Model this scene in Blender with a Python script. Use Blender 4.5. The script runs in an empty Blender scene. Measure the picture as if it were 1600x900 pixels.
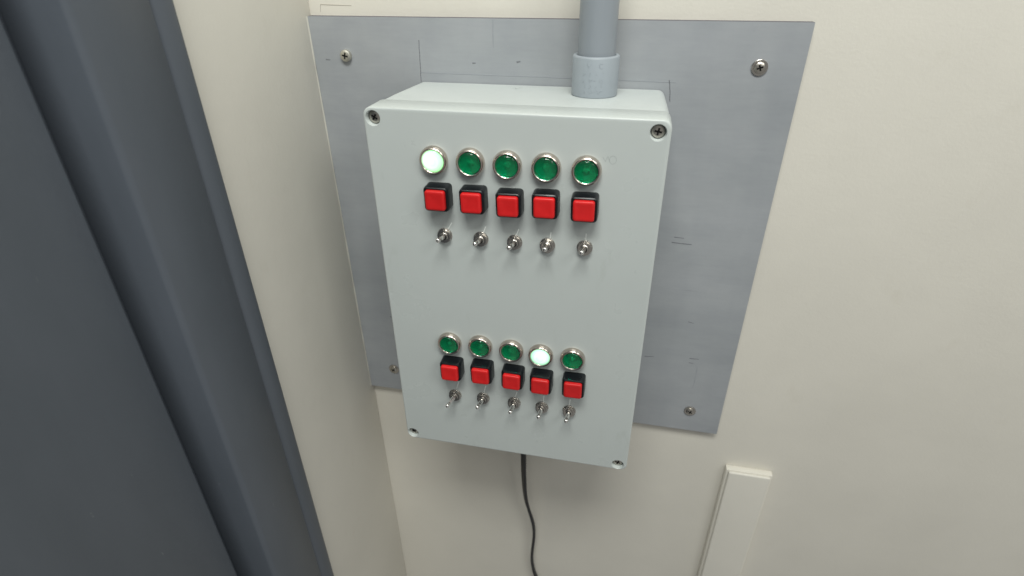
import bpy, bmesh, math, random
from mathutils import Vector, Matrix, Euler

random.seed(7)
S = bpy.context.scene
C = S.collection

# ------------------------------------------------------------------ camera
# metres; x right, y into the wall, z up; origin = middle of the lid's top front edge
cam = bpy.data.cameras.new("camera")
cam.sensor_width = 36.0
cam.lens = 887.5 / 1600 * 36.0
cam.clip_start, cam.clip_end = 0.01, 50
cam.dof.use_dof = True
cam.dof.focus_distance = 0.43
cam.dof.aperture_fstop = 8.0
camo = bpy.data.objects.new("camera", cam)
camo.location = (0.0790, -0.35426, 0.08757)
camo.rotation_euler = (1.03542, 0.00865, 0.21284)
C.objects.link(camo)
S.camera = camo

# ------------------------------------------------------------------ light (indoor: room ambient + one ceiling fixture + an added fill)
w = bpy.data.worlds.new("World")
S.world = w
w.use_nodes = True
w.node_tree.nodes["Background"].inputs[0].default_value = (1.0, 1.0, 0.97, 1)
w.node_tree.nodes["Background"].inputs[1].default_value = 0.28
ld = bpy.data.lights.new("ceiling_lamp", 'AREA')
ld.shape = 'RECTANGLE'
ld.size, ld.size_y = 0.60, 0.30
ld.energy = 14
ld.color = (0.985, 1.0, 0.95)
lo = bpy.data.objects.new("ceiling_lamp", ld)
lo.location = (0.10, -0.62, 1.00)
lo.rotation_euler = (Vector((0.0, 0.05, -0.15)) - lo.location).to_track_quat('-Z', 'Y').to_euler()
C.objects.link(lo)
ld2 = bpy.data.lights.new("left_wall_fill", 'AREA')      # unseen fill added at right to brighten the left wall
ld2.shape = 'RECTANGLE'
ld2.size, ld2.size_y = 0.60, 0.60
ld2.energy = 7.5
ld2.color = ld.color
lo2 = bpy.data.objects.new("left_wall_fill", ld2)
lo2.location = (1.15, -1.00, 1.05)
lo2.rotation_euler = (Vector((-0.1, 0.05, -0.25)) - lo2.location).to_track_quat('-Z', 'Y').to_euler()
C.objects.link(lo2)
S.view_settings.view_transform = 'Standard'
S.view_settings.look = 'None'
S.view_settings.gamma = 1.0
S.view_settings.exposure = 0.0

# ------------------------------------------------------------------ materials
def mat(name, col, rough=0.5, metal=0.0, **kw):
    m = bpy.data.materials.new(name)
    m.use_nodes = True
    b = m.node_tree.nodes["Principled BSDF"]
    b.inputs["Base Color"].default_value = (*col, 1)
    b.inputs["Roughness"].default_value = rough
    b.inputs["Metallic"].default_value = metal
    for k, v in kw.items():
        b.inputs[k.replace('_', ' ')].default_value = v
    return m

def nodes(m):
    return m.node_tree.nodes, m.node_tree.links, m.node_tree.nodes["Principled BSDF"]

def noise(m, scale, detail=4, stretch=(1, 1, 1), rough=0.55):
    N, L, b = nodes(m)
    tc = N.new("ShaderNodeNewGeometry")
    mp = N.new("ShaderNodeMapping")
    mp.inputs["Scale"].default_value = stretch
    L.new(tc.outputs["Position"], mp.inputs["Vector"])
    n = N.new("ShaderNodeTexNoise")
    n.inputs["Scale"].default_value = scale
    n.inputs["Detail"].default_value = detail
    n.inputs["Roughness"].default_value = rough
    L.new(mp.outputs[0], n.inputs["Vector"])
    return n.outputs["Fac"]

def ramp(m, fac, stops):
    N, L, b = nodes(m)
    r = N.new("ShaderNodeValToRGB")
    e = r.color_ramp.elements
    while len(e) < len(stops):
        e.new(0.5)
    for el, (p, c) in zip(e, stops):
        el.position = p
        el.color = (*c, 1)
    L.new(fac, r.inputs[0])
    return r.outputs[0]

def mixc(m, a, b_, fac, mode='MULTIPLY'):
    N, L, b = nodes(m)
    x = N.new("ShaderNodeMix")
    x.data_type = 'RGBA'
    x.blend_type = mode
    if isinstance(fac, float):
        x.inputs[0].default_value = fac
    else:
        L.new(fac, x.inputs[0])
    for i, s in ((6, a), (7, b_)):
        if isinstance(s, tuple):
            x.inputs[i].default_value = (*s, 1)
        else:
            L.new(s, x.inputs[i])
    return x.outputs[2]

def bump(m, h, strength, dist=0.001, normal=None):
    N, L, b = nodes(m)
    bp = N.new("ShaderNodeBump")
    bp.inputs["Strength"].default_value = strength
    bp.inputs["Distance"].default_value = dist
    L.new(h, bp.inputs["Height"])
    if normal:
        L.new(normal, bp.inputs["Normal"])
    L.new(bp.outputs[0], b.inputs["Normal"])
    return bp.outputs[0]

def setc(m, out, sock="Base Color"):
    N, L, b = nodes(m)
    L.new(out, b.inputs[sock])

# cream wall paint: roller stipple, faint blotches and scuffs
def wall_paint(name, c):
    m = mat(name, c, 0.55)
    a = ramp(m, noise(m, 9, 5), [(0.3, tuple(x * 0.965 for x in c)), (0.7, tuple(min(1, x * 1.03) for x in c))])
    s = ramp(m, noise(m, 38, 6, (1, 1, 0.6)), [(0.24, (0.90, 0.89, 0.86)), (0.36, (1, 1, 1))])
    setc(m, mixc(m, a, s, 0.35))
    n1 = bump(m, noise(m, 420, 3), 0.20, 0.0006)
    bump(m, noise(m, 60, 3), 0.09, 0.002, n1)
    return m

M = {}
M['wall'] = wall_paint('cream_wall_paint', (0.690, 0.662, 0.592))
M['side'] = wall_paint('cream_side_wall_paint', (0.675, 0.650, 0.585))

# grey brushed paint on plywood: horizontal brush lines and grain
m = M['board'] = mat('grey_board_paint', (0.32, 0.35, 0.39), 0.5)
c0 = ramp(m, noise(m, 14, 5, (0.35, 1, 1)), [(0.28, (0.296, 0.313, 0.332)), (0.72, (0.384, 0.399, 0.417))])
g = ramp(m, noise(m, 420, 5, (0.10, 1, 1)), [(0.30, (0.92, 0.925, 0.93)), (0.62, (1, 1, 1))])
v = ramp(m, noise(m, 22, 4, (1, 1, 0.12)), [(0.30, (0.86, 0.87, 0.89)), (0.60, (1, 1, 1))])
dk = ramp(m, noise(m, 60, 5, (0.10, 1, 1.6), 0.6), [(0.25, (0.55, 0.56, 0.58)), (0.33, (1, 1, 1))])
board_c = mixc(m, mixc(m, mixc(m, c0, g, 0.45), v, 0.7), dk, 0.8)
blot = ramp(m, noise(m, 45, 7, (0.5, 1, 1), 0.7), [(0.36, (0.90, 0.905, 0.92)), (0.58, (1.03, 1.03, 1.02))])
setc(m, mixc(m, board_c, blot, 0.45))
nb = bump(m, noise(m, 500, 4, (0.10, 1, 1)), 0.08, 0.0004)
bump(m, noise(m, 70, 3), 0.12, 0.0015, nb)
M['board_edge'] = mat('raw_board_edge', (0.115, 0.11, 0.125), 0.8)

# light grey moulded plastic of the enclosure
def plastic(name, c, rough):
    m = mat(name, c, rough)
    a = ramp(m, noise(m, 11, 4), [(0.3, tuple(x * 0.965 for x in c)), (0.7, c)])
    sm = ramp(m, noise(m, 70, 6, (1, 1, 0.35), 0.65), [(0.26, (0.88, 0.88, 0.86)), (0.40, (1, 1, 1))])
    setc(m, mixc(m, a, sm, 0.6))
    r = ramp(m, noise(m, 30, 5), [(0.3, (rough * 0.85,) * 3), (0.7, (rough * 1.25,) * 3)])
    setc(m, r, "Roughness")
    bump(m, noise(m, 900, 2), 0.06, 0.0003)
    return m
M['lid'] = plastic('light_grey_plastic', (0.535, 0.575, 0.560), 0.30)
M['body'] = plastic('light_grey_plastic_body', (0.560, 0.600, 0.590), 0.34)

m = M['conduit'] = mat('grey_pvc', (0.27, 0.305, 0.345), 0.38)
setc(m, ramp(m, noise(m, 60, 4, (1, 1, 0.15)), [(0.3, (0.255, 0.283, 0.312)), (0.7, (0.285, 0.313, 0.343))]))
m = M['coupling'] = mat('grey_pvc_coupling', (0.34, 0.385, 0.42), 0.42)
setc(m, ramp(m, noise(m, 45, 4), [(0.3, (0.300, 0.336, 0.368)), (0.7, (0.315, 0.352, 0.385))]))

def metal(name, c, rough):
    m = mat(name, c, rough, 1.0)
    setc(m, ramp(m, noise(m, 90, 3), [(0.3, tuple(x * 0.9 for x in c)), (0.7, c)]))
    setc(m, ramp(m, noise(m, 120, 3), [(0.3, (rough * 0.85,) * 3), (0.7, (rough * 1.2,) * 3)]), "Roughness")
    return m
M['bezel'] = metal('nickel_bezel', (0.62, 0.55, 0.49), 0.20)
M['nut'] = metal('nickel_nut', (0.54, 0.51, 0.47), 0.24)
M['chrome'] = metal('chrome_lever', (0.90, 0.88, 0.85), 0.16)
M['screw'] = metal('zinc_screw', (0.52, 0.49, 0.44), 0.33)
M['screw_light'] = metal('bright_zinc_screw', (0.70, 0.68, 0.60), 0.42)
M['slot'] = mat('dark_screw_recess', (0.02, 0.02, 0.018), 0.8)  # near-black colour inside the cross recess

m = M['black'] = mat('black_plastic', (0.005, 0.007, 0.009), 0.33, Specular_IOR_Level=0.36)
setc(m, ramp(m, noise(m, 120, 4), [(0.3, (0.26,) * 3), (0.7, (0.42,) * 3)]), "Roughness")
m = M['red'] = mat('red_plastic_cap', (0.60, 0.006, 0.010), 0.30, 0.0, Specular_IOR_Level=0.38)
cap_col = (ramp(m, noise(m, 160, 5), [(0.3, (0.66, 0.013, 0.014)), (0.7, (0.74, 0.018, 0.019))]))
setc(m, ramp(m, noise(m, 220, 5), [(0.3, (0.32,) * 3), (0.7, (0.50,) * 3)]), "Roughness")
oi = m.node_tree.nodes.new("ShaderNodeObjectInfo")
setc(m, mixc(m, cap_col, ramp(m, oi.outputs["Random"], [(0.0, (0.84, 0.84, 0.84)), (1.0, (1.0, 1.0, 1.0))]), 1.0))
bump(m, noise(m, 1200, 2), 0.05, 0.0002)

M['green'] = mat('green_lens', (0.004, 0.60, 0.36), 0.05, 0.0, Transmission_Weight=1.0, IOR=1.46)
M['dish'] = mat('lamp_reflector', (0.80, 0.90, 0.85), 0.4)

def lit(name, hot, cool, k, shift):
    m = mat(name, (0.30, 0.75, 0.45), 0.15)
    N, L, b = nodes(m)
    tc = N.new("ShaderNodeTexCoord")
    mp = N.new("ShaderNodeMapping")
    mp.inputs["Location"].default_value = (shift[0], 0, shift[1])
    L.new(tc.outputs["Object"], mp.inputs["Vector"])
    ln = N.new("ShaderNodeVectorMath"); ln.operation = 'LENGTH'
    L.new(mp.outputs[0], ln.inputs[0])
    mr = N.new("ShaderNodeMapRange")
    mr.inputs["From Min"].default_value = 0.0055
    mr.inputs["From Max"].default_value = 0.0128
    L.new(ln.outputs["Value"], mr.inputs["Value"])
    wv = N.new("ShaderNodeMath"); wv.operation = 'SINE'
    ml = N.new("ShaderNodeMath"); ml.operation = 'MULTIPLY'; ml.inputs[1].default_value = 5200
    ln2 = N.new("ShaderNodeVectorMath"); ln2.operation = 'LENGTH'
    L.new(tc.outputs["Object"], ln2.inputs[0])
    L.new(ln2.outputs["Value"], ml.inputs[0]); L.new(ml.outputs[0], wv.inputs[0])
    ad = N.new("ShaderNodeMath"); ad.operation = 'MULTIPLY_ADD'
    ad.inputs[1].default_value = 0.11
    rim = N.new("ShaderNodeMapRange"); rim.interpolation_type = 'SMOOTHSTEP'
    rim.inputs["From Min"].default_value = 0.0077; rim.inputs["From Max"].default_value = 0.0083; rim.inputs["To Max"].default_value = 0.55
    L.new(ln2.outputs["Value"], rim.inputs["Value"])
    sm = N.new("ShaderNodeMath"); sm.operation = 'ADD'
    L.new(mr.outputs[0], sm.inputs[0]); L.new(rim.outputs[0], sm.inputs[1])
    L.new(wv.outputs[0], ad.inputs[0]); L.new(sm.outputs[0], ad.inputs[2])
    col = ramp(m, ad.outputs[0], [(0.0, hot), (0.35, tuple((a + b2) / 2 for a, b2 in zip(hot, cool))), (1.0, cool)])
    L.new(col, b.inputs["Emission Color"])
    b.inputs["Emission Strength"].default_value = k
    return m
M['lit_a'] = lit('lit_lens_bright', (1.0, 1.0, 0.98), (0.40, 0.92, 0.38), 1.03, (0.0028, -0.0008))
M['lit_b'] = lit('lit_lens_pale', (1.0, 1.0, 0.98), (0.34, 0.80, 0.50), 0.98, (-0.0008, -0.0022))

M['frame'] = mat('slate_metal_paint', (0.085, 0.10, 0.125), 0.45)
setc(M['frame'], ramp(M['frame'], noise(M['frame'], 25, 5, (1, 1, 0.3)), [(0.3, (0.082, 0.095, 0.115)), (0.7, (0.092, 0.106, 0.128))]))
_f = M['frame']
_c = ramp(_f, noise(_f, 25, 5, (1, 1, 0.3)), [(0.3, (0.080, 0.093, 0.112)), (0.7, (0.094, 0.108, 0.130))])
_w = ramp(_f, noise(_f, 130, 6, (1, 1, 0.35), 0.7), [(0.68, (0, 0, 0)), (0.74, (0.7, 0.7, 0.7))])
setc(_f, mixc(_f, _c, (0.22, 0.23, 0.24), _w, 'MIX'))
bump(_f, noise(_f, 300, 3), 0.16, 0.0005)
M['cord'] = mat('black_cord', (0.012, 0.012, 0.013), 0.42)
M['pencil'] = mat('pencil', (0.175, 0.183, 0.198), 0.7)
M['pencil_soft'] = mat('pencil_soft', (0.300, 0.318, 0.342), 0.7)
M['pencil_wall'] = mat('pencil_on_wall', (0.36, 0.33, 0.28), 0.7)
M['pencil_lid'] = mat('pencil_on_lid', (0.36, 0.395, 0.39), 0.7)
M['pale_line'] = mat('white_line_mat', (0.86, 0.90, 0.87), 0.4)
M['caulk'] = mat('cream_caulk', (0.66, 0.645, 0.57), 0.6)

# ------------------------------------------------------------------ mesh helpers
def link(name, me, m=None, parent=None, loc=(0, 0, 0), rot=None):
    o = bpy.data.objects.new(name, me)
    C.objects.link(o)
    if me is not None and m is not None and not me.materials:
        me.materials.append(m)
    loc = Vector(loc)
    if parent is not None:
        o.parent = parent
        q = parent
        while q is not None:
            loc = loc - q.location
            q = q.parent
    o.location = loc
    if rot is not None:
        o.rotation_euler = rot
    return o

def thing(name, label, cat, loc):
    o = link(name, None, loc=loc)
    o['label'] = label
    o['category'] = cat
    return o

def tag(o, label, cat):
    o['label'] = label
    o['category'] = cat
    return o

def smooth(me, ang=40):
    for p in me.polygons:
        p.use_smooth = True
    try:
        me.set_sharp_from_angle(angle=math.radians(ang))
    except Exception:
        pass
    return me

def from_bm(name, bm, ang=40):
    bmesh.ops.recalc_face_normals(bm, faces=bm.faces)
    me = bpy.data.meshes.new(name)
    bm.to_mesh(me)
    bm.free()
    return smooth(me, ang)

def box_mesh(name, x0, x1, y0, y1, z0, z1, bev=0.0, seg=2):
    bm = bmesh.new()
    bmesh.ops.create_cube(bm, size=1)
    for v in bm.verts:
        v.co = Vector(((x0 + x1) / 2 + v.co.x * (x1 - x0), (y0 + y1) / 2 + v.co.y * (y1 - y0), (z0 + z1) / 2 + v.co.z * (z1 - z0)))
    if bev:
        bmesh.ops.bevel(bm, geom=bm.edges[:], offset=bev, segments=seg, affect='EDGES', profile=0.5)
    return from_bm(name, bm)

def lathe(name, prof, n=48, axis='-Y', ang=35, closed=False):
    """prof: (radius, height) pairs; axis -Y turns height towards the viewer, Z upwards"""
    bm = bmesh.new()
    rings = []
    for r, h in prof:
        ring = []
        if r < 1e-7:
            ring = [bm.verts.new((0, -h, 0) if axis == '-Y' else (0, 0, h))]
        else:
            for i in range(n):
                a = 2 * math.pi * i / n
                ring.append(bm.verts.new((r * math.cos(a), -h, r * math.sin(a)) if axis == '-Y' else (r * math.cos(a), r * math.sin(a), h)))
        rings.append(ring)
    prs = list(zip(rings, rings[1:]))
    if closed:
        prs.append((rings[-1], rings[0]))
    for a, b in prs:
        if len(a) == 1 and len(b) == 1:
            continue
        for i in range(n):
            j = (i + 1) % n
            if len(a) == 1:
                bm.faces.new((a[0], b[i], b[j]))
            elif len(b) == 1:
                bm.faces.new((a[i], a[j], b[0]))
            else:
                bm.faces.new((a[i], a[j], b[j], b[i]))
    return from_bm(name, bm, ang)

def rounded_rect(x0, x1, z0, z1, r, n=8):
    pts = []
    for cx, cz, a0 in ((x1 - r, z1 - r, 0), (x0 + r, z1 - r, 90), (x0 + r, z0 + r, 180), (x1 - r, z0 + r, 270)):
        for i in range(n + 1):
            a = math.radians(a0 + 90 * i / n)
            pts.append((cx + r * math.cos(a), cz + r * math.sin(a)))
    return pts

def loft(name, secs, ang=35, cap0=True, cap1=True):
    """secs: list of (outline points (x,z), y)"""
    bm = bmesh.new()
    rings = [[bm.verts.new((x, y, z)) for x, z in pts] for pts, y in secs]
    n = len(rings[0])
    for a, b in zip(rings, rings[1:]):
        for i in range(n):
            bm.faces.new((a[i], a[(i + 1) % n], b[(i + 1) % n], b[i]))
    if cap0:
        bm.faces.new(rings[0])
    if cap1:
        bm.faces.new(rings[-1])
    return from_bm(name, bm, ang)

def boolean(me, cutter, op='DIFFERENCE'):
    a = bpy.data.objects.new("t", me); b = bpy.data.objects.new("c", cutter)
    C.objects.link(a); C.objects.link(b)
    md = a.modifiers.new("b", 'BOOLEAN')
    md.operation = op; md.object = b; md.solver = 'EXACT'
    dg = bpy.context.evaluated_depsgraph_get()
    out = bpy.data.meshes.new_from_object(a.evaluated_get(dg))
    bpy.data.objects.remove(a); bpy.data.objects.remove(b)
    return out

def strip(name, pts, wid, y, th=0.00015, m=None, parent=None):
    """thin raised line drawn on a surface that faces -y"""
    bm = bmesh.new()
    for (x0, z0), (x1, z1) in zip(pts, pts[1:]):
        d = Vector((x1 - x0, 0, z1 - z0)); L = d.length; d.normalize()
        nrm = Vector((-d.z, 0, d.x)) * wid / 2
        a, b = Vector((x0, y, z0)), Vector((x1, y, z1))
        o = Vector((0, -th, 0))
        i = Vector((0, 0.0001, 0))
        vs = [bm.verts.new(p) for p in (a - nrm + i, b - nrm * 0.6 + i, b + nrm * 0.6 + i, a + nrm + i, a - nrm * .7 + o, b - nrm * 0.4 + o, b + nrm * 0.4 + o, a + nrm * .7 + o)]
        for f in ((4, 5, 6, 7), (0, 1, 5, 4), (1, 2, 6, 5), (2, 3, 7, 6), (3, 0, 4, 7)):
            bm.faces.new([vs[k] for k in f])
    me = from_bm(name, bm)
    return link(name, me, m, parent)

# ------------------------------------------------------------------ setting: the two walls
XL = -0.187          # side wall face
YW = 0.107           # back wall face
o = link('wall_back', box_mesh('wall_back', XL - 0.1, 1.6, YW, YW + 0.08, -1.3, 1.1), M['wall']); o['kind'] = 'structure'
wall_b = o
o = link('wall_left', box_mesh('wall_left', XL - 0.1, XL, -0.072, YW, -1.3, 1.1, 0.0015), M['side']); o['kind'] = 'structure'
strip('pencil_line', [(-0.1772, 0.0522), (-0.1507, 0.0516)], 0.0006, YW, m=M['pencil_wall'], parent=wall_b)
strip('pencil_line', [(-0.1772, 0.0522), (-0.1783, 0.0468)], 0.0004, YW, m=M['pencil_wall'], parent=wall_b)

# door frame in the side wall, and the leaf behind it
ft = thing('door_frame', 'slate grey painted metal door frame in the cream side wall at left', 'door frame', (XL, -0.07, -1.3))
def extrude_z(name, pts, z0, z1):
    bm = bmesh.new()
    a = [bm.verts.new((x, y, z0)) for x, y in pts]
    b = [bm.verts.new((x, y, z1)) for x, y in pts]
    n = len(pts)
    for i in range(n):
        bm.faces.new((a[i], a[(i + 1) % n], b[(i + 1) % n], b[i]))
    bm.faces.new(a); bm.faces.new(b)
    return from_bm(name, bm, 50)
jp = [(-0.1868, -0.0500), (-0.1795, -0.0505), (-0.1775, -0.0520), (-0.1768, -0.0545), (-0.1768, -0.0665), (-0.1785, -0.0685), (-0.1768, -0.0700),
      (-0.1768, -0.1150), (-0.1780, -0.1185), (-0.1800, -0.1195), (-0.2300, -0.1195), (-0.2300, -0.0740), (-0.1868, -0.0740)]
jp = [(x - XL, y + 0.07) for x, y in jp]
link('jamb', extrude_z('jamb', jp, 0, 2.1), M['frame'], ft, (XL, -0.07, -1.3))
link('stop', box_mesh('stop', -0.016, 0, -0.012, 0, 0, 2.1, 0.001), M['frame'], ft, (-0.214, -0.1196, -1.3))
dr = link('door', box_mesh('door', -0.044, 0, -0.85, 0, 0, 2.08, 0.002), M['frame'], None, (-0.196, -0.1345, -1.29))
tag(dr, 'slate grey flush door leaf inside the metal door frame at left', 'door')

# narrow cream strip low on the wall, right of the grey board: a shallow base with a snap-on cover
tr = thing('wall_strip', 'narrow cream strip running down the wall below the lower right board corner', 'wall strip', (0.2075, YW, -1.25))
link('base', box_mesh('base', 0, 0.046, -0.0075, 0, 0.0, 0.867, 0.0010), M['wall'], tr, (0.2075, YW, -1.25))
link('cover', box_mesh('cover', 0.0022, 0.0438, -0.0110, -0.0072, 0.0004, 0.8664, 0.0016, 3), M['side'], tr, (0.2075, YW, -1.25))

# ------------------------------------------------------------------ grey mounting board
bt = thing('mounting_board', 'grey painted plywood board screwed to the cream wall behind the control box', 'board', (0, YW, -0.3363))
BX0, BX1, BZ0, BZ1, BY = XL + 0.0006, 0.1897, -0.3363, 0.0444, 0.100
pan = link('panel', box_mesh('panel', BX0, BX1, BY, YW + 0.0005, BZ0, BZ1), M['board'], bt)
pan.data.materials.append(M['board_edge'])
for f in pan.data.polygons:
    if abs(f.normal.z) > 0.9:
        f.material_index = 1
# dents, pencil layout lines and scuffs of the photograph
def pl(pts, wd, soft=False):
    fine = []
    for (x0, z0), (x1, z1) in zip(pts, pts[1:]):
        for k in range(5):
            t = k / 5
            fine.append((x0 + (x1 - x0) * t + random.uniform(-0.00018, 0.00018), z0 + (z1 - z0) * t + random.uniform(-0.00018, 0.00018)))
    pts = fine + [pts[-1]]
    strip('pencil_line', pts, wd, BY, m=M['pencil_soft' if soft else 'pencil'], parent=bt)
pl([(-0.0942, 0.0285), (-0.0944, 0.020), (-0.0950, 0.006), (-0.0951, -0.003)], 0.0009)
pl([(-0.0952, 0.0045), (-0.03, 0.0040), (0.03, 0.0036), (0.1040, 0.0030)], 0.0010, True)
pl([(0.0990, 0.0045), (0.1003, -0.0012), (0.1016, -0.0110)], 0.0010)
for pts, wd in [([(0.118, -0.1268), (0.127, -0.1272), (0.1345, -0.1274)], 0.0012), ([(0.1195, -0.1218), (0.1275, -0.1221)], 0.0009),
                ([(0.150, -0.2459), (0.1585, -0.2456)], 0.0013), ([(0.109, -0.2497), (0.1172, -0.2487)], 0.0011),
                ([(0.150, -0.251), (0.1545, -0.2512)], 0.0008), ([(-0.1765, 0.0122), (-0.1725, 0.0120)], 0.0011),
                ([(-0.0515, 0.0124), (-0.0488, 0.0126)], 0.0014), ([(-0.0162, 0.0140), (-0.0132, 0.0147)], 0.0017),
                ([(0.143, -0.205), (0.148, -0.206)], 0.0008), ([(-0.152, -0.238), (-0.149, -0.239)], 0.0012), ([(-0.150, -0.247), (-0.1465, -0.248)], 0.0010)]:
    o = strip('scuff_mark', pts, wd, BY, m=M['pencil'], parent=bt)
strip('scuff_mark', [(-0.0344, 0.0435), (-0.0344, 0.0335), (-0.0342, 0.024)], 0.0016, BY, m=M['pencil_soft'], parent=bt)
strip('scuff_mark', [(0.1585, -0.255), (0.1588, -0.272), (0.1580, -0.281)], 0.0010, BY, m=M['pencil_soft'], parent=bt)
# bead of caulk between board and side wall
bm = bmesh.new()
prev = None
for i in range(40):
    z = BZ0 + (BZ1 - BZ0) * i / 39
    wv = 0.0004 + 0.0005 * random.random()
    ring = [bm.verts.new(p) for p in ((XL, BY - wv * 1.6, z), (XL + wv * 0.5, BY - wv * 0.5, z), (XL + wv * 0.75, BY, z), (XL, BY + 0.0005, z))]
    if prev:
        for k in range(3):
            bm.faces.new((prev[k], prev[k + 1], ring[k + 1], ring[k]))
    prev = ring
link('caulk_bead', from_bm('caulk_bead', bm, 80), M['caulk'], bt)

# ------------------------------------------------------------------ screws
def screw_head(name, R, h, edge, m):
    prof = [(0, -0.004), (R * 0.98, -0.004), (R, 0.0), (R, edge), (R * 0.93, edge + (h - edge) * 0.45), (R * 0.72, edge + (h - edge) * 0.8), (R * 0.4, h * 0.97), (0, h)]
    me = lathe(name, prof, 32)
    me.materials.append(m)
    A, B = R * 0.62, R * 0.17
    cr_ = [(B, B), (B, A), (-B, A), (-B, B), (-A, B), (-A, -B), (-B, -B), (-B, -A), (B, -A), (B, -B), (A, -B), (A, B)]
    me_c = loft("cut", [(cr_, -h - 0.002), ([(x * 0.8, z * 0.8) for x, z in cr_], -h + 0.0016)])
    me_c.materials.append(M['slot'])
    a = bpy.data.objects.new("t", me); b = bpy.data.objects.new("c", me_c)
    C.objects.link(a); C.objects.link(b)
    md = a.modifiers.new("b", 'BOOLEAN'); md.operation = 'DIFFERENCE'; md.object = b; md.solver = 'EXACT'; md.material_mode = 'TRANSFER'
    out = bpy.data.meshes.new_from_object(a.evaluated_get(bpy.context.evaluated_depsgraph_get()))
    bpy.data.objects.remove(a); bpy.data.objects.remove(b)
    out.name = name
    return smooth(out, 35)

sc_board = screw_head('board_screw', 0.0040, 0.0026, 0.0010, M['screw'])
sc_light = screw_head('bright_board_screw', 0.0046, 0.0034, 0.0020, M['screw_light'])
sc_lid = screw_head('lid_screw', 0.0042, 0.0022, 0.0008, M['screw'])
washer = lathe('washer', [(0.0040, -0.0002), (0.0056, -0.0002), (0.0056, 0.0006), (0.0052, 0.0009), (0.0040, 0.0009)], 32)
for x, z, me, a in ((-0.1573, 0.0158, sc_light, 12), (-0.1556, -0.3075, sc_board, 40), (0.1598, -0.3100, sc_board, 25), (0.1600, 0.0150, sc_board, 70)):
    s = link('screw', me, None, bt, (x, BY - 0.0004, z), (0, math.radians(a), 0))
    if me is not sc_light:
        link('washer', washer, M['nut'], s, (x, BY - 0.0004, z))

# ------------------------------------------------------------------ control box
W2, H, D, LID = 0.100, 0.300, 0.100, 0.0235
bx = thing('control_box', 'light grey plastic control box with green lamps, red buttons and toggle switches', 'control box', (0, BY, -H))

# body: slightly smaller than the lid, with a soft draft
def rr(ins, r=0.006):
    return rounded_rect(-W2 + ins, W2 - ins, -H + ins, -ins, r)
link('enclosure_body', loft('enclosure_body', [(rr(0.0007), LID + 0.0004), (rr(0.0009), LID + 0.02), (rr(0.0026), D - 0.0012), (rr(0.0034), D - 0.0002)]), M['body'], bx)

# lid: bevelled shell with four screw wells
secs = []
b = 0.0012
for i in range(5):
    a = math.radians(90 * i / 4)
    secs.append((rr(b * (1 - math.sin(a)), 0.0058), b * (1 - math.cos(a))))
secs += [(rr(0.0, 0.0058), LID - 0.0006), (rr(0.0002, 0.0056), LID - 0.0002), (rr(0.0006, 0.0056), LID), (rr(0.0028, 0.005), LID + 0.0002), (rr(0.0028, 0.005), LID + 0.0008)]
lid_me = loft('lid', secs)
SCR = [(-0.0932, -0.0072), (0.0922, -0.0078), (-0.0942, -0.2938), (0.0922, -0.2940)]
for x, z in SCR:
    cut = lathe('well', [(0, -0.0048), (0.0046, -0.0048), (0.0049, -0.0006), (0.0056, 0.0004), (0.0056, 0.004), (0, 0.004)], 40)
    for v in cut.vertices:
        v.co.x += x; v.co.z += z
    lid_me = boolean(lid_me, cut)
lid_me.name = 'lid'
smooth(lid_me, 35)
lid_me.materials.clear()
lid = link('lid', lid_me, M['lid'], bx)
for i, (x, z) in enumerate(SCR):
    link('screw', sc_lid, None, lid, (x, 0.0046, z), (0, math.radians((30, 10, 55, 20)[i]), 0))

# ---- pilot lights
prof = [(0.0097, 0.0), (0.00985, 0.0006), (0.00985, 0.0016), (0.0097, 0.0028), (0.00935, 0.0039), (0.0089, 0.00455), (0.0084, 0.0048), (0.0078, 0.0046), (0.0074, 0.0041), (0.0072, 0.0034), (0.0072, 0.0)]
bez = lathe('bezel', prof, 64)
# lens: smooth low dome in front, stepped rings behind
front = [(0.00735 * math.sin(t), 0.0038 + 0.0024 * (math.cos(t) - 0.0)) for t in [math.radians(a) for a in range(0, 91, 6)]]
front[0] = (0, front[0][1])
back = [(0.00735, 0.0030)]
for k in range(24, 0, -1):
    r = 0.0072 * k / 24
    back.append((r, 0.0026 + 0.00013 * math.cos(k * math.pi / 2)))
back += [(0, 0.0027)]
lens = lathe('lens', front + back, 64, ang=50)
dish = lathe('reflector', [(0.0072, 0.0021), (0.0066, 0.0014), (0.0055, 0.0009), (0.0035, 0.0006), (0.0021, 0.0005), (0.0019, 0.0018), (0.0012, 0.0023), (0, 0.0024)], 64)
lit_front = [(0.00735 * math.sin(math.radians(a)), 0.0038 + 0.0022 * math.cos(math.radians(a)) + (0.00012 if (a // 6) % 2 else 0)) for a in range(0, 91, 6)]
lit_front[0] = (0, lit_front[0][1])
lens_a = lathe('lit_lens', lit_front + [(0.00735, 0.0030)], 48, ang=60)
lens_b = lens_a.copy()
LX = [(-0.0522, -0.0330), (-0.0267, -0.0330), (-0.0016, -0.0333), (0.0243, -0.0334), (0.0504, -0.0337),
      (-0.0512, -0.1848), (-0.0256, -0.1840), (-0.0003, -0.1846), (0.0234, -0.1856), (0.0485, -0.1853)]
for i, (x, z) in enumerate(LX):
    p = (x, 0.0, z)
    o = link('pilot_light', bez, M['bezel'], bx, p)
    if i == 0:
        l = link('lens', lens_a, M['lit_a'], o, p)
        o['label'] = 'lit pilot light glowing bright white, left end of the upper row'
    elif i == 8:
        l = link('lens', lens_b, M['lit_b'], o, p)
        o['label'] = 'lit pilot light glowing pale green, fourth in the lower row'
    else:
        l = link('lens', lens, M['green'], o, p, (0, random.uniform(0, 6), 0))
        link('reflector', dish, M['dish'], o, p)

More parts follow.
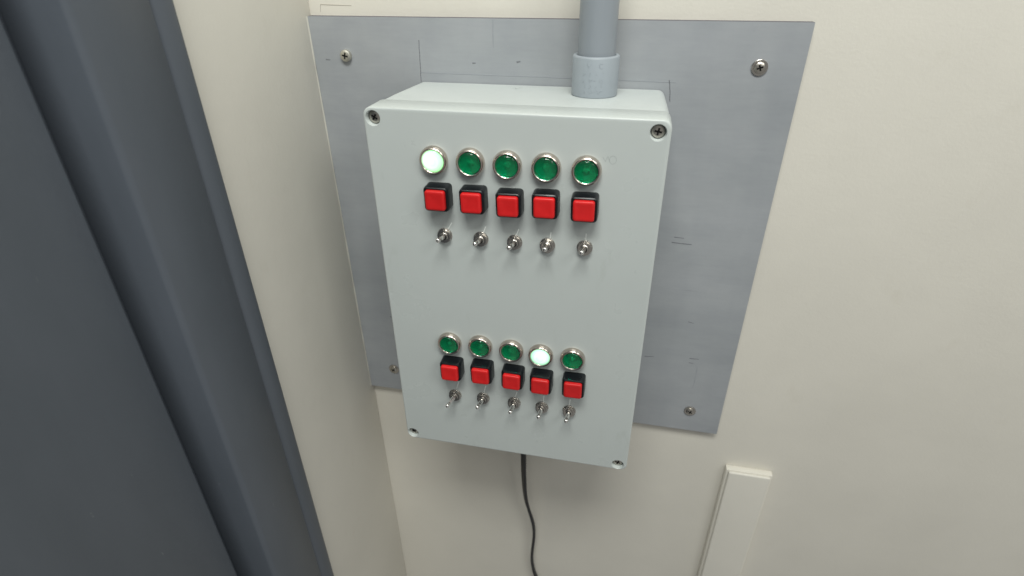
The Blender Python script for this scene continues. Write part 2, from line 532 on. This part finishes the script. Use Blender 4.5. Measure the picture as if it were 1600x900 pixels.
# ---- push buttons
hs = 0.0089
def hr(ins, r):
    return rounded_rect(-hs + ins, hs - ins, -hs + ins, hs - ins, r, 6)
housing = loft('housing', [(hr(0.0, 0.0026), 0.0), (hr(0.0001, 0.0026), -0.0085), (hr(0.0004, 0.0024), -0.0097), (hr(0.0010, 0.002), -0.0102), (hr(0.0016, 0.002), -0.0102),
                           (hr(0.0018, 0.0018), -0.0101), (hr(0.0019, 0.0018), -0.0092), (hr(0.0019, 0.0018), -0.006)], cap1=True)
cs = 0.0070
def cr(ins, r):
    return rounded_rect(-cs + ins, cs - ins, -cs + ins, cs - ins, r, 6)
cap = loft('cap', [(cr(0, 0.0017), -0.0065), (cr(0, 0.0017), -0.0120), (cr(0.00025, 0.0016), -0.01265), (cr(0.0009, 0.0013), -0.0130), (cr(0.0022, 0.0009), -0.01295), (cr(0.0045, 0.0006), -0.01275)], ang=50)
BXY = [(-0.0498, -0.0578), (-0.0246, -0.0578), (0.0006, -0.0583), (0.0251, -0.0572), (0.0510, -0.0574),
       (-0.0496, -0.2075), (-0.0239, -0.2066), (0.0017, -0.2080), (0.0249, -0.2088), (0.0508, -0.2082)]
for i, (x, z) in enumerate(BXY):
    tilt = math.radians(random.uniform(-1.3, 1.3))
    o = link('push_button', housing, M['black'], bx, (x, 0, z), (0, tilt, 0))
    link('cap', cap, M['red'], o, (x, 0, z))

# ---- toggle switches
def hexnut():
    bm = bmesh.new()
    R = 0.0053
    def ring(r, y, n=36, hexa=True):
        vs = []
        for i in range(n):
            a = 2 * math.pi * i / n
            q = r
            if hexa:
                t = (a % (math.pi / 3)) - math.pi / 6
                q = r * math.cos(math.pi / 6) / math.cos(t)
            vs.append(bm.verts.new((q * math.cos(a), y, q * math.sin(a))))
        return vs
    rs = [ring(R, -0.0008), ring(R, -0.0026), ring(R * 0.93, -0.0030, hexa=False), ring(R * 0.80, -0.0031, hexa=False), ring(0.0030, -0.0030, hexa=False), ring(0.0030, -0.0008, hexa=False)]
    for a, b2 in zip(rs, rs[1:] + rs[:1]):
        for i in range(36):
            bm.faces.new((a[i], a[(i + 1) % 36], b2[(i + 1) % 36], b2[i]))
    return from_bm('nut', bm, 28)
nut = hexnut()
# threaded bushing on a flat washer
bp = [(0, -0.0002), (0.0055, -0.0002), (0.0055, 0.0007), (0.0053, 0.0009), (0.0029, 0.0009)]
h = 0.0009
while h < 0.0038:
    bp += [(0.0030, h + 0.00015), (0.0027, h + 0.0004)]
    h += 0.0005
bp += [(0.0029, h), (0.0027, h + 0.0004), (0.0021, h + 0.0004), (0.0019, h - 0.0012), (0, h - 0.0016)]
bush = lathe('bushing', bp, 36, ang=50)
T = [((-0.0486, -0.0886), (-0.0497, -0.0867)), ((-0.0217, -0.0891), (-0.0229, -0.0868)), ((0.0029, -0.0893), (0.0014, -0.0875)), ((0.0263, -0.0895), (0.0264, -0.0861)), ((0.0523, -0.0889), (0.0511, -0.0861)),
     ((-0.0502, -0.2398), (-0.0543, -0.2433)), ((-0.0253, -0.2389), (-0.0278, -0.2398)), ((0.0016, -0.2393), (0.0005, -0.2401)), ((0.0252, -0.2399), (0.0242, -0.2409)), ((0.0479, -0.2399), (0.0468, -0.2408))]
def lever_mesh(L):
    pr = [(0.0019, 0), (0.0018, L * 0.3), (0.0015, L * 0.6), (0.00135, L - 0.0030)]
    r = 0.00185
    pr += [(r * math.sin(math.radians(a)), L - r * math.cos(math.radians(a)) * -1 - r) for a in range(125, -1, -12)]
    pr[-1] = (0, L)
    return lathe('lever', pr, 20, ang=70)
for i, ((x, z), (tx, tz)) in enumerate(T):
    p = Vector((x, 0, z))
    o = link('toggle_switch', bush, M['nut'], bx, p)
    link('nut', nut, M['nut'], o, p, (0, random.uniform(0, 2), 0))
    base = Vector((x, -0.0022, z)); tip = Vector((tx, -0.0146 if i < 5 else -0.0136, tz))
    dvec = tip - base
    lev = link('lever', lever_mesh(dvec.length), M['chrome'], o, base)
    lev.rotation_euler = Vector((0, -1, 0)).rotation_difference(dvec).to_euler()

# ---- thin white lines laid on the lid above the switches
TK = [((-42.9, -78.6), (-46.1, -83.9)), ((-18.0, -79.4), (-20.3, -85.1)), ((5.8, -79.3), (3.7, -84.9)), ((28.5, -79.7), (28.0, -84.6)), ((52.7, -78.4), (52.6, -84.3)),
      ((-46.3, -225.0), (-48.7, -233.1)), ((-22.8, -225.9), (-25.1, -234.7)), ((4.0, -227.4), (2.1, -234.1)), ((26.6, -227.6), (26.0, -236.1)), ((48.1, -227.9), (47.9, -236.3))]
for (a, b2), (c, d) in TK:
    strip('white_line', [(a / 1000, b2 / 1000), (c / 1000, d / 1000)], 0.0011, 0.0, 0.00012, M['pale_line'], bx)
# faint pencil rings right of the last upper lamp, and a scribble on top
def circ(cx, cz, r, n=14):
    return [(cx + r * math.cos(2 * math.pi * i / n), cz + 1.2 * r * math.sin(2 * math.pi * i / n)) for i in range(n + 1)]
strip('pencil_mark', circ(0.0665, -0.0262, 0.0022), 0.0003, 0.0, 0.00008, M['pencil_lid'], bx)
strip('pencil_mark', [(0.0600, -0.0245), (0.0618, -0.0275), (0.0632, -0.0240), (0.0645, -0.0270)], 0.0003, 0.0, 0.00008, M['pencil_lid'], bx)
bm = bmesh.new()
pp = [(-0.0165, 0.0815), (-0.0140, 0.0835), (-0.0128, 0.0800), (-0.0105, 0.0840), (-0.0090, 0.0850)]
for (x0, y0), (x1, y1) in zip(pp, pp[1:]):
    vs = [bm.verts.new(q) for q in ((x0, y0, -0.0015), (x1, y1, -0.0015), (x1 + 0.0006, y1, -0.0015), (x0 + 0.0006, y0, -0.0015))]
    bm.faces.new(vs)
me = from_bm('pencil_mark', bm)
link('pencil_mark', me, M['pencil_lid'], bx)

# ------------------------------------------------------------------ conduit
CX, CY = 0.0466, 0.0712
ct = thing('conduit', 'grey plastic conduit pipe with coupling rising from the top of the control box', 'conduit', (CX, CY, -0.0020))
R1, R2 = 0.0130, 0.0163
link('pipe', lathe('pipe', [(0, 0.001), (R1, 0.001), (R1, 0.9), (0, 0.9)], 64, axis='Z'), M['conduit'], ct, (CX, CY, 0))
cp = link('coupling', lathe('coupling', [(R1 - 0.0005, 0.0012), (R2 - 0.0008, 0.0002), (R2, 0.0012), (R2 + 0.0001, 0.0262), (R2 - 0.0003, 0.0270), (R2 - 0.0009, 0.0274), (R1 + 0.0008, 0.0274), (R1 - 0.0002, 0.0262)], 64, axis='Z'), M['coupling'], ct, (CX, CY, -0.0020))
# raised moulded marks on the coupling: V and C, then rows too worn to read
def emboss(strokes, name='moulded_mark'):
    bm = bmesh.new()
    for (u0, z0), (u1, z1) in strokes:
        n = 4
        prev = None
        d = Vector((u1 - u0, z1 - z0)); d.normalize()
        nr = Vector((-d.y, d.x)) * 0.00028
        for k in range(n + 1):
            u = u0 + (u1 - u0) * k / n; z = z0 + (z1 - z0) * k / n
            row = []
            for s, h in ((-1, -0.0001), (-0.4, 0.00014), (0.4, 0.00014), (1, -0.0001)):
                a = math.radians(-90) + (u + nr.x * s) / R2
                row.append(bm.verts.new(((R2 + 0.0001 + h) * math.cos(a), (R2 + 0.0001 + h) * math.sin(a), z + nr.y * s)))
            if prev:
                for q in range(3):
                    bm.faces.new((prev[q], prev[q + 1], row[q + 1], row[q]))
            prev = row
    return link(name, from_bm(name, bm, 60), M['coupling'], cp, (CX, CY, -0.0020))
def poly(pts):
    return list(zip(pts, pts[1:]))
emboss(poly([(-0.0045, 0.0236), (-0.0032, 0.0208), (-0.0018, 0.0236)]))
emboss(poly([(0.0062, 0.0234), (0.0048, 0.0238), (0.0038, 0.0226), (0.0040, 0.0212), (0.0052, 0.0205), (0.0062, 0.0209)]))
for row, (z, n) in enumerate(((0.0168, 4), (0.0122, 6), (0.0085, 4), (0.0050, 8))):
    st = []
    for k in range(n):
        u = -0.0062 + 0.0125 * k / max(1, n - 1) + random.uniform(-0.0005, 0.0005)
        q = [(u + random.uniform(-0.0009, 0.0009), z + random.uniform(-0.0011, 0.0013)) for _ in range(3)]
        st += poly(q)
    emboss(st)

# ------------------------------------------------------------------ power cord (flat two-core flex, gently twisted)
ctrl = [(-0.0045, 0.066, -0.292), (-0.0050, 0.070, -0.330), (-0.0058, 0.078, -0.380), (-0.0068, 0.086, -0.430), (-0.0050, 0.091, -0.475), (0.0030, 0.095, -0.520), (0.0042, 0.097, -0.548), (0.0018, 0.098, -0.590), (0.0042, 0.099, -0.620), (0.012, 0.1, -0.66), (0.014, 0.1, -0.74), (0.010, 0.1, -0.9)]
ctrl = [Vector(c) for c in ctrl]
pts = []
for i in range(len(ctrl) - 1):
    p0, p1, p2, p3 = ctrl[max(i - 1, 0)], ctrl[i], ctrl[i + 1], ctrl[min(i + 2, len(ctrl) - 1)]
    for k in range(10):
        t = k / 10
        pts.append(0.5 * ((2 * p1) + (p2 - p0) * t + (2 * p0 - 5 * p1 + 4 * p2 - p3) * t * t + (3 * p1 - p0 - 3 * p2 + p3) * t ** 3))
bm = bmesh.new()
prev = None
n = 20
for i, c in enumerate(pts):
    tg = (pts[min(i + 1, len(pts) - 1)] - pts[max(i - 1, 0)]).normalized()
    u = Vector((1, 0, 0)); u = (u - tg * u.dot(tg)).normalized(); vv = tg.cross(u)
    tw = math.radians(8 + 74 * max(0, min(1, (i - 18) / 34)))
    a1 = u * math.cos(tw) + vv * math.sin(tw); a2 = tg.cross(a1)
    ring = []
    for k in range(n):
        a = 2 * math.pi * k / n
        rx = 0.0032 * math.cos(a)
        ry = 0.0022 * math.sin(a) * (0.72 + 0.5 * abs(math.cos(a)))
        ring.append(bm.verts.new(c - ctrl[0] + a1 * rx + a2 * ry))
    if prev:
        for k in range(n):
            bm.faces.new((prev[k], prev[(k + 1) % n], ring[(k + 1) % n], ring[k]))
    prev = ring
cd = link('power_cord', from_bm('power_cord', bm, 60), M['cord'], None, ctrl[0])
tag(cd, 'thin black flat power cord hanging down from the bottom of the control box', 'cord')
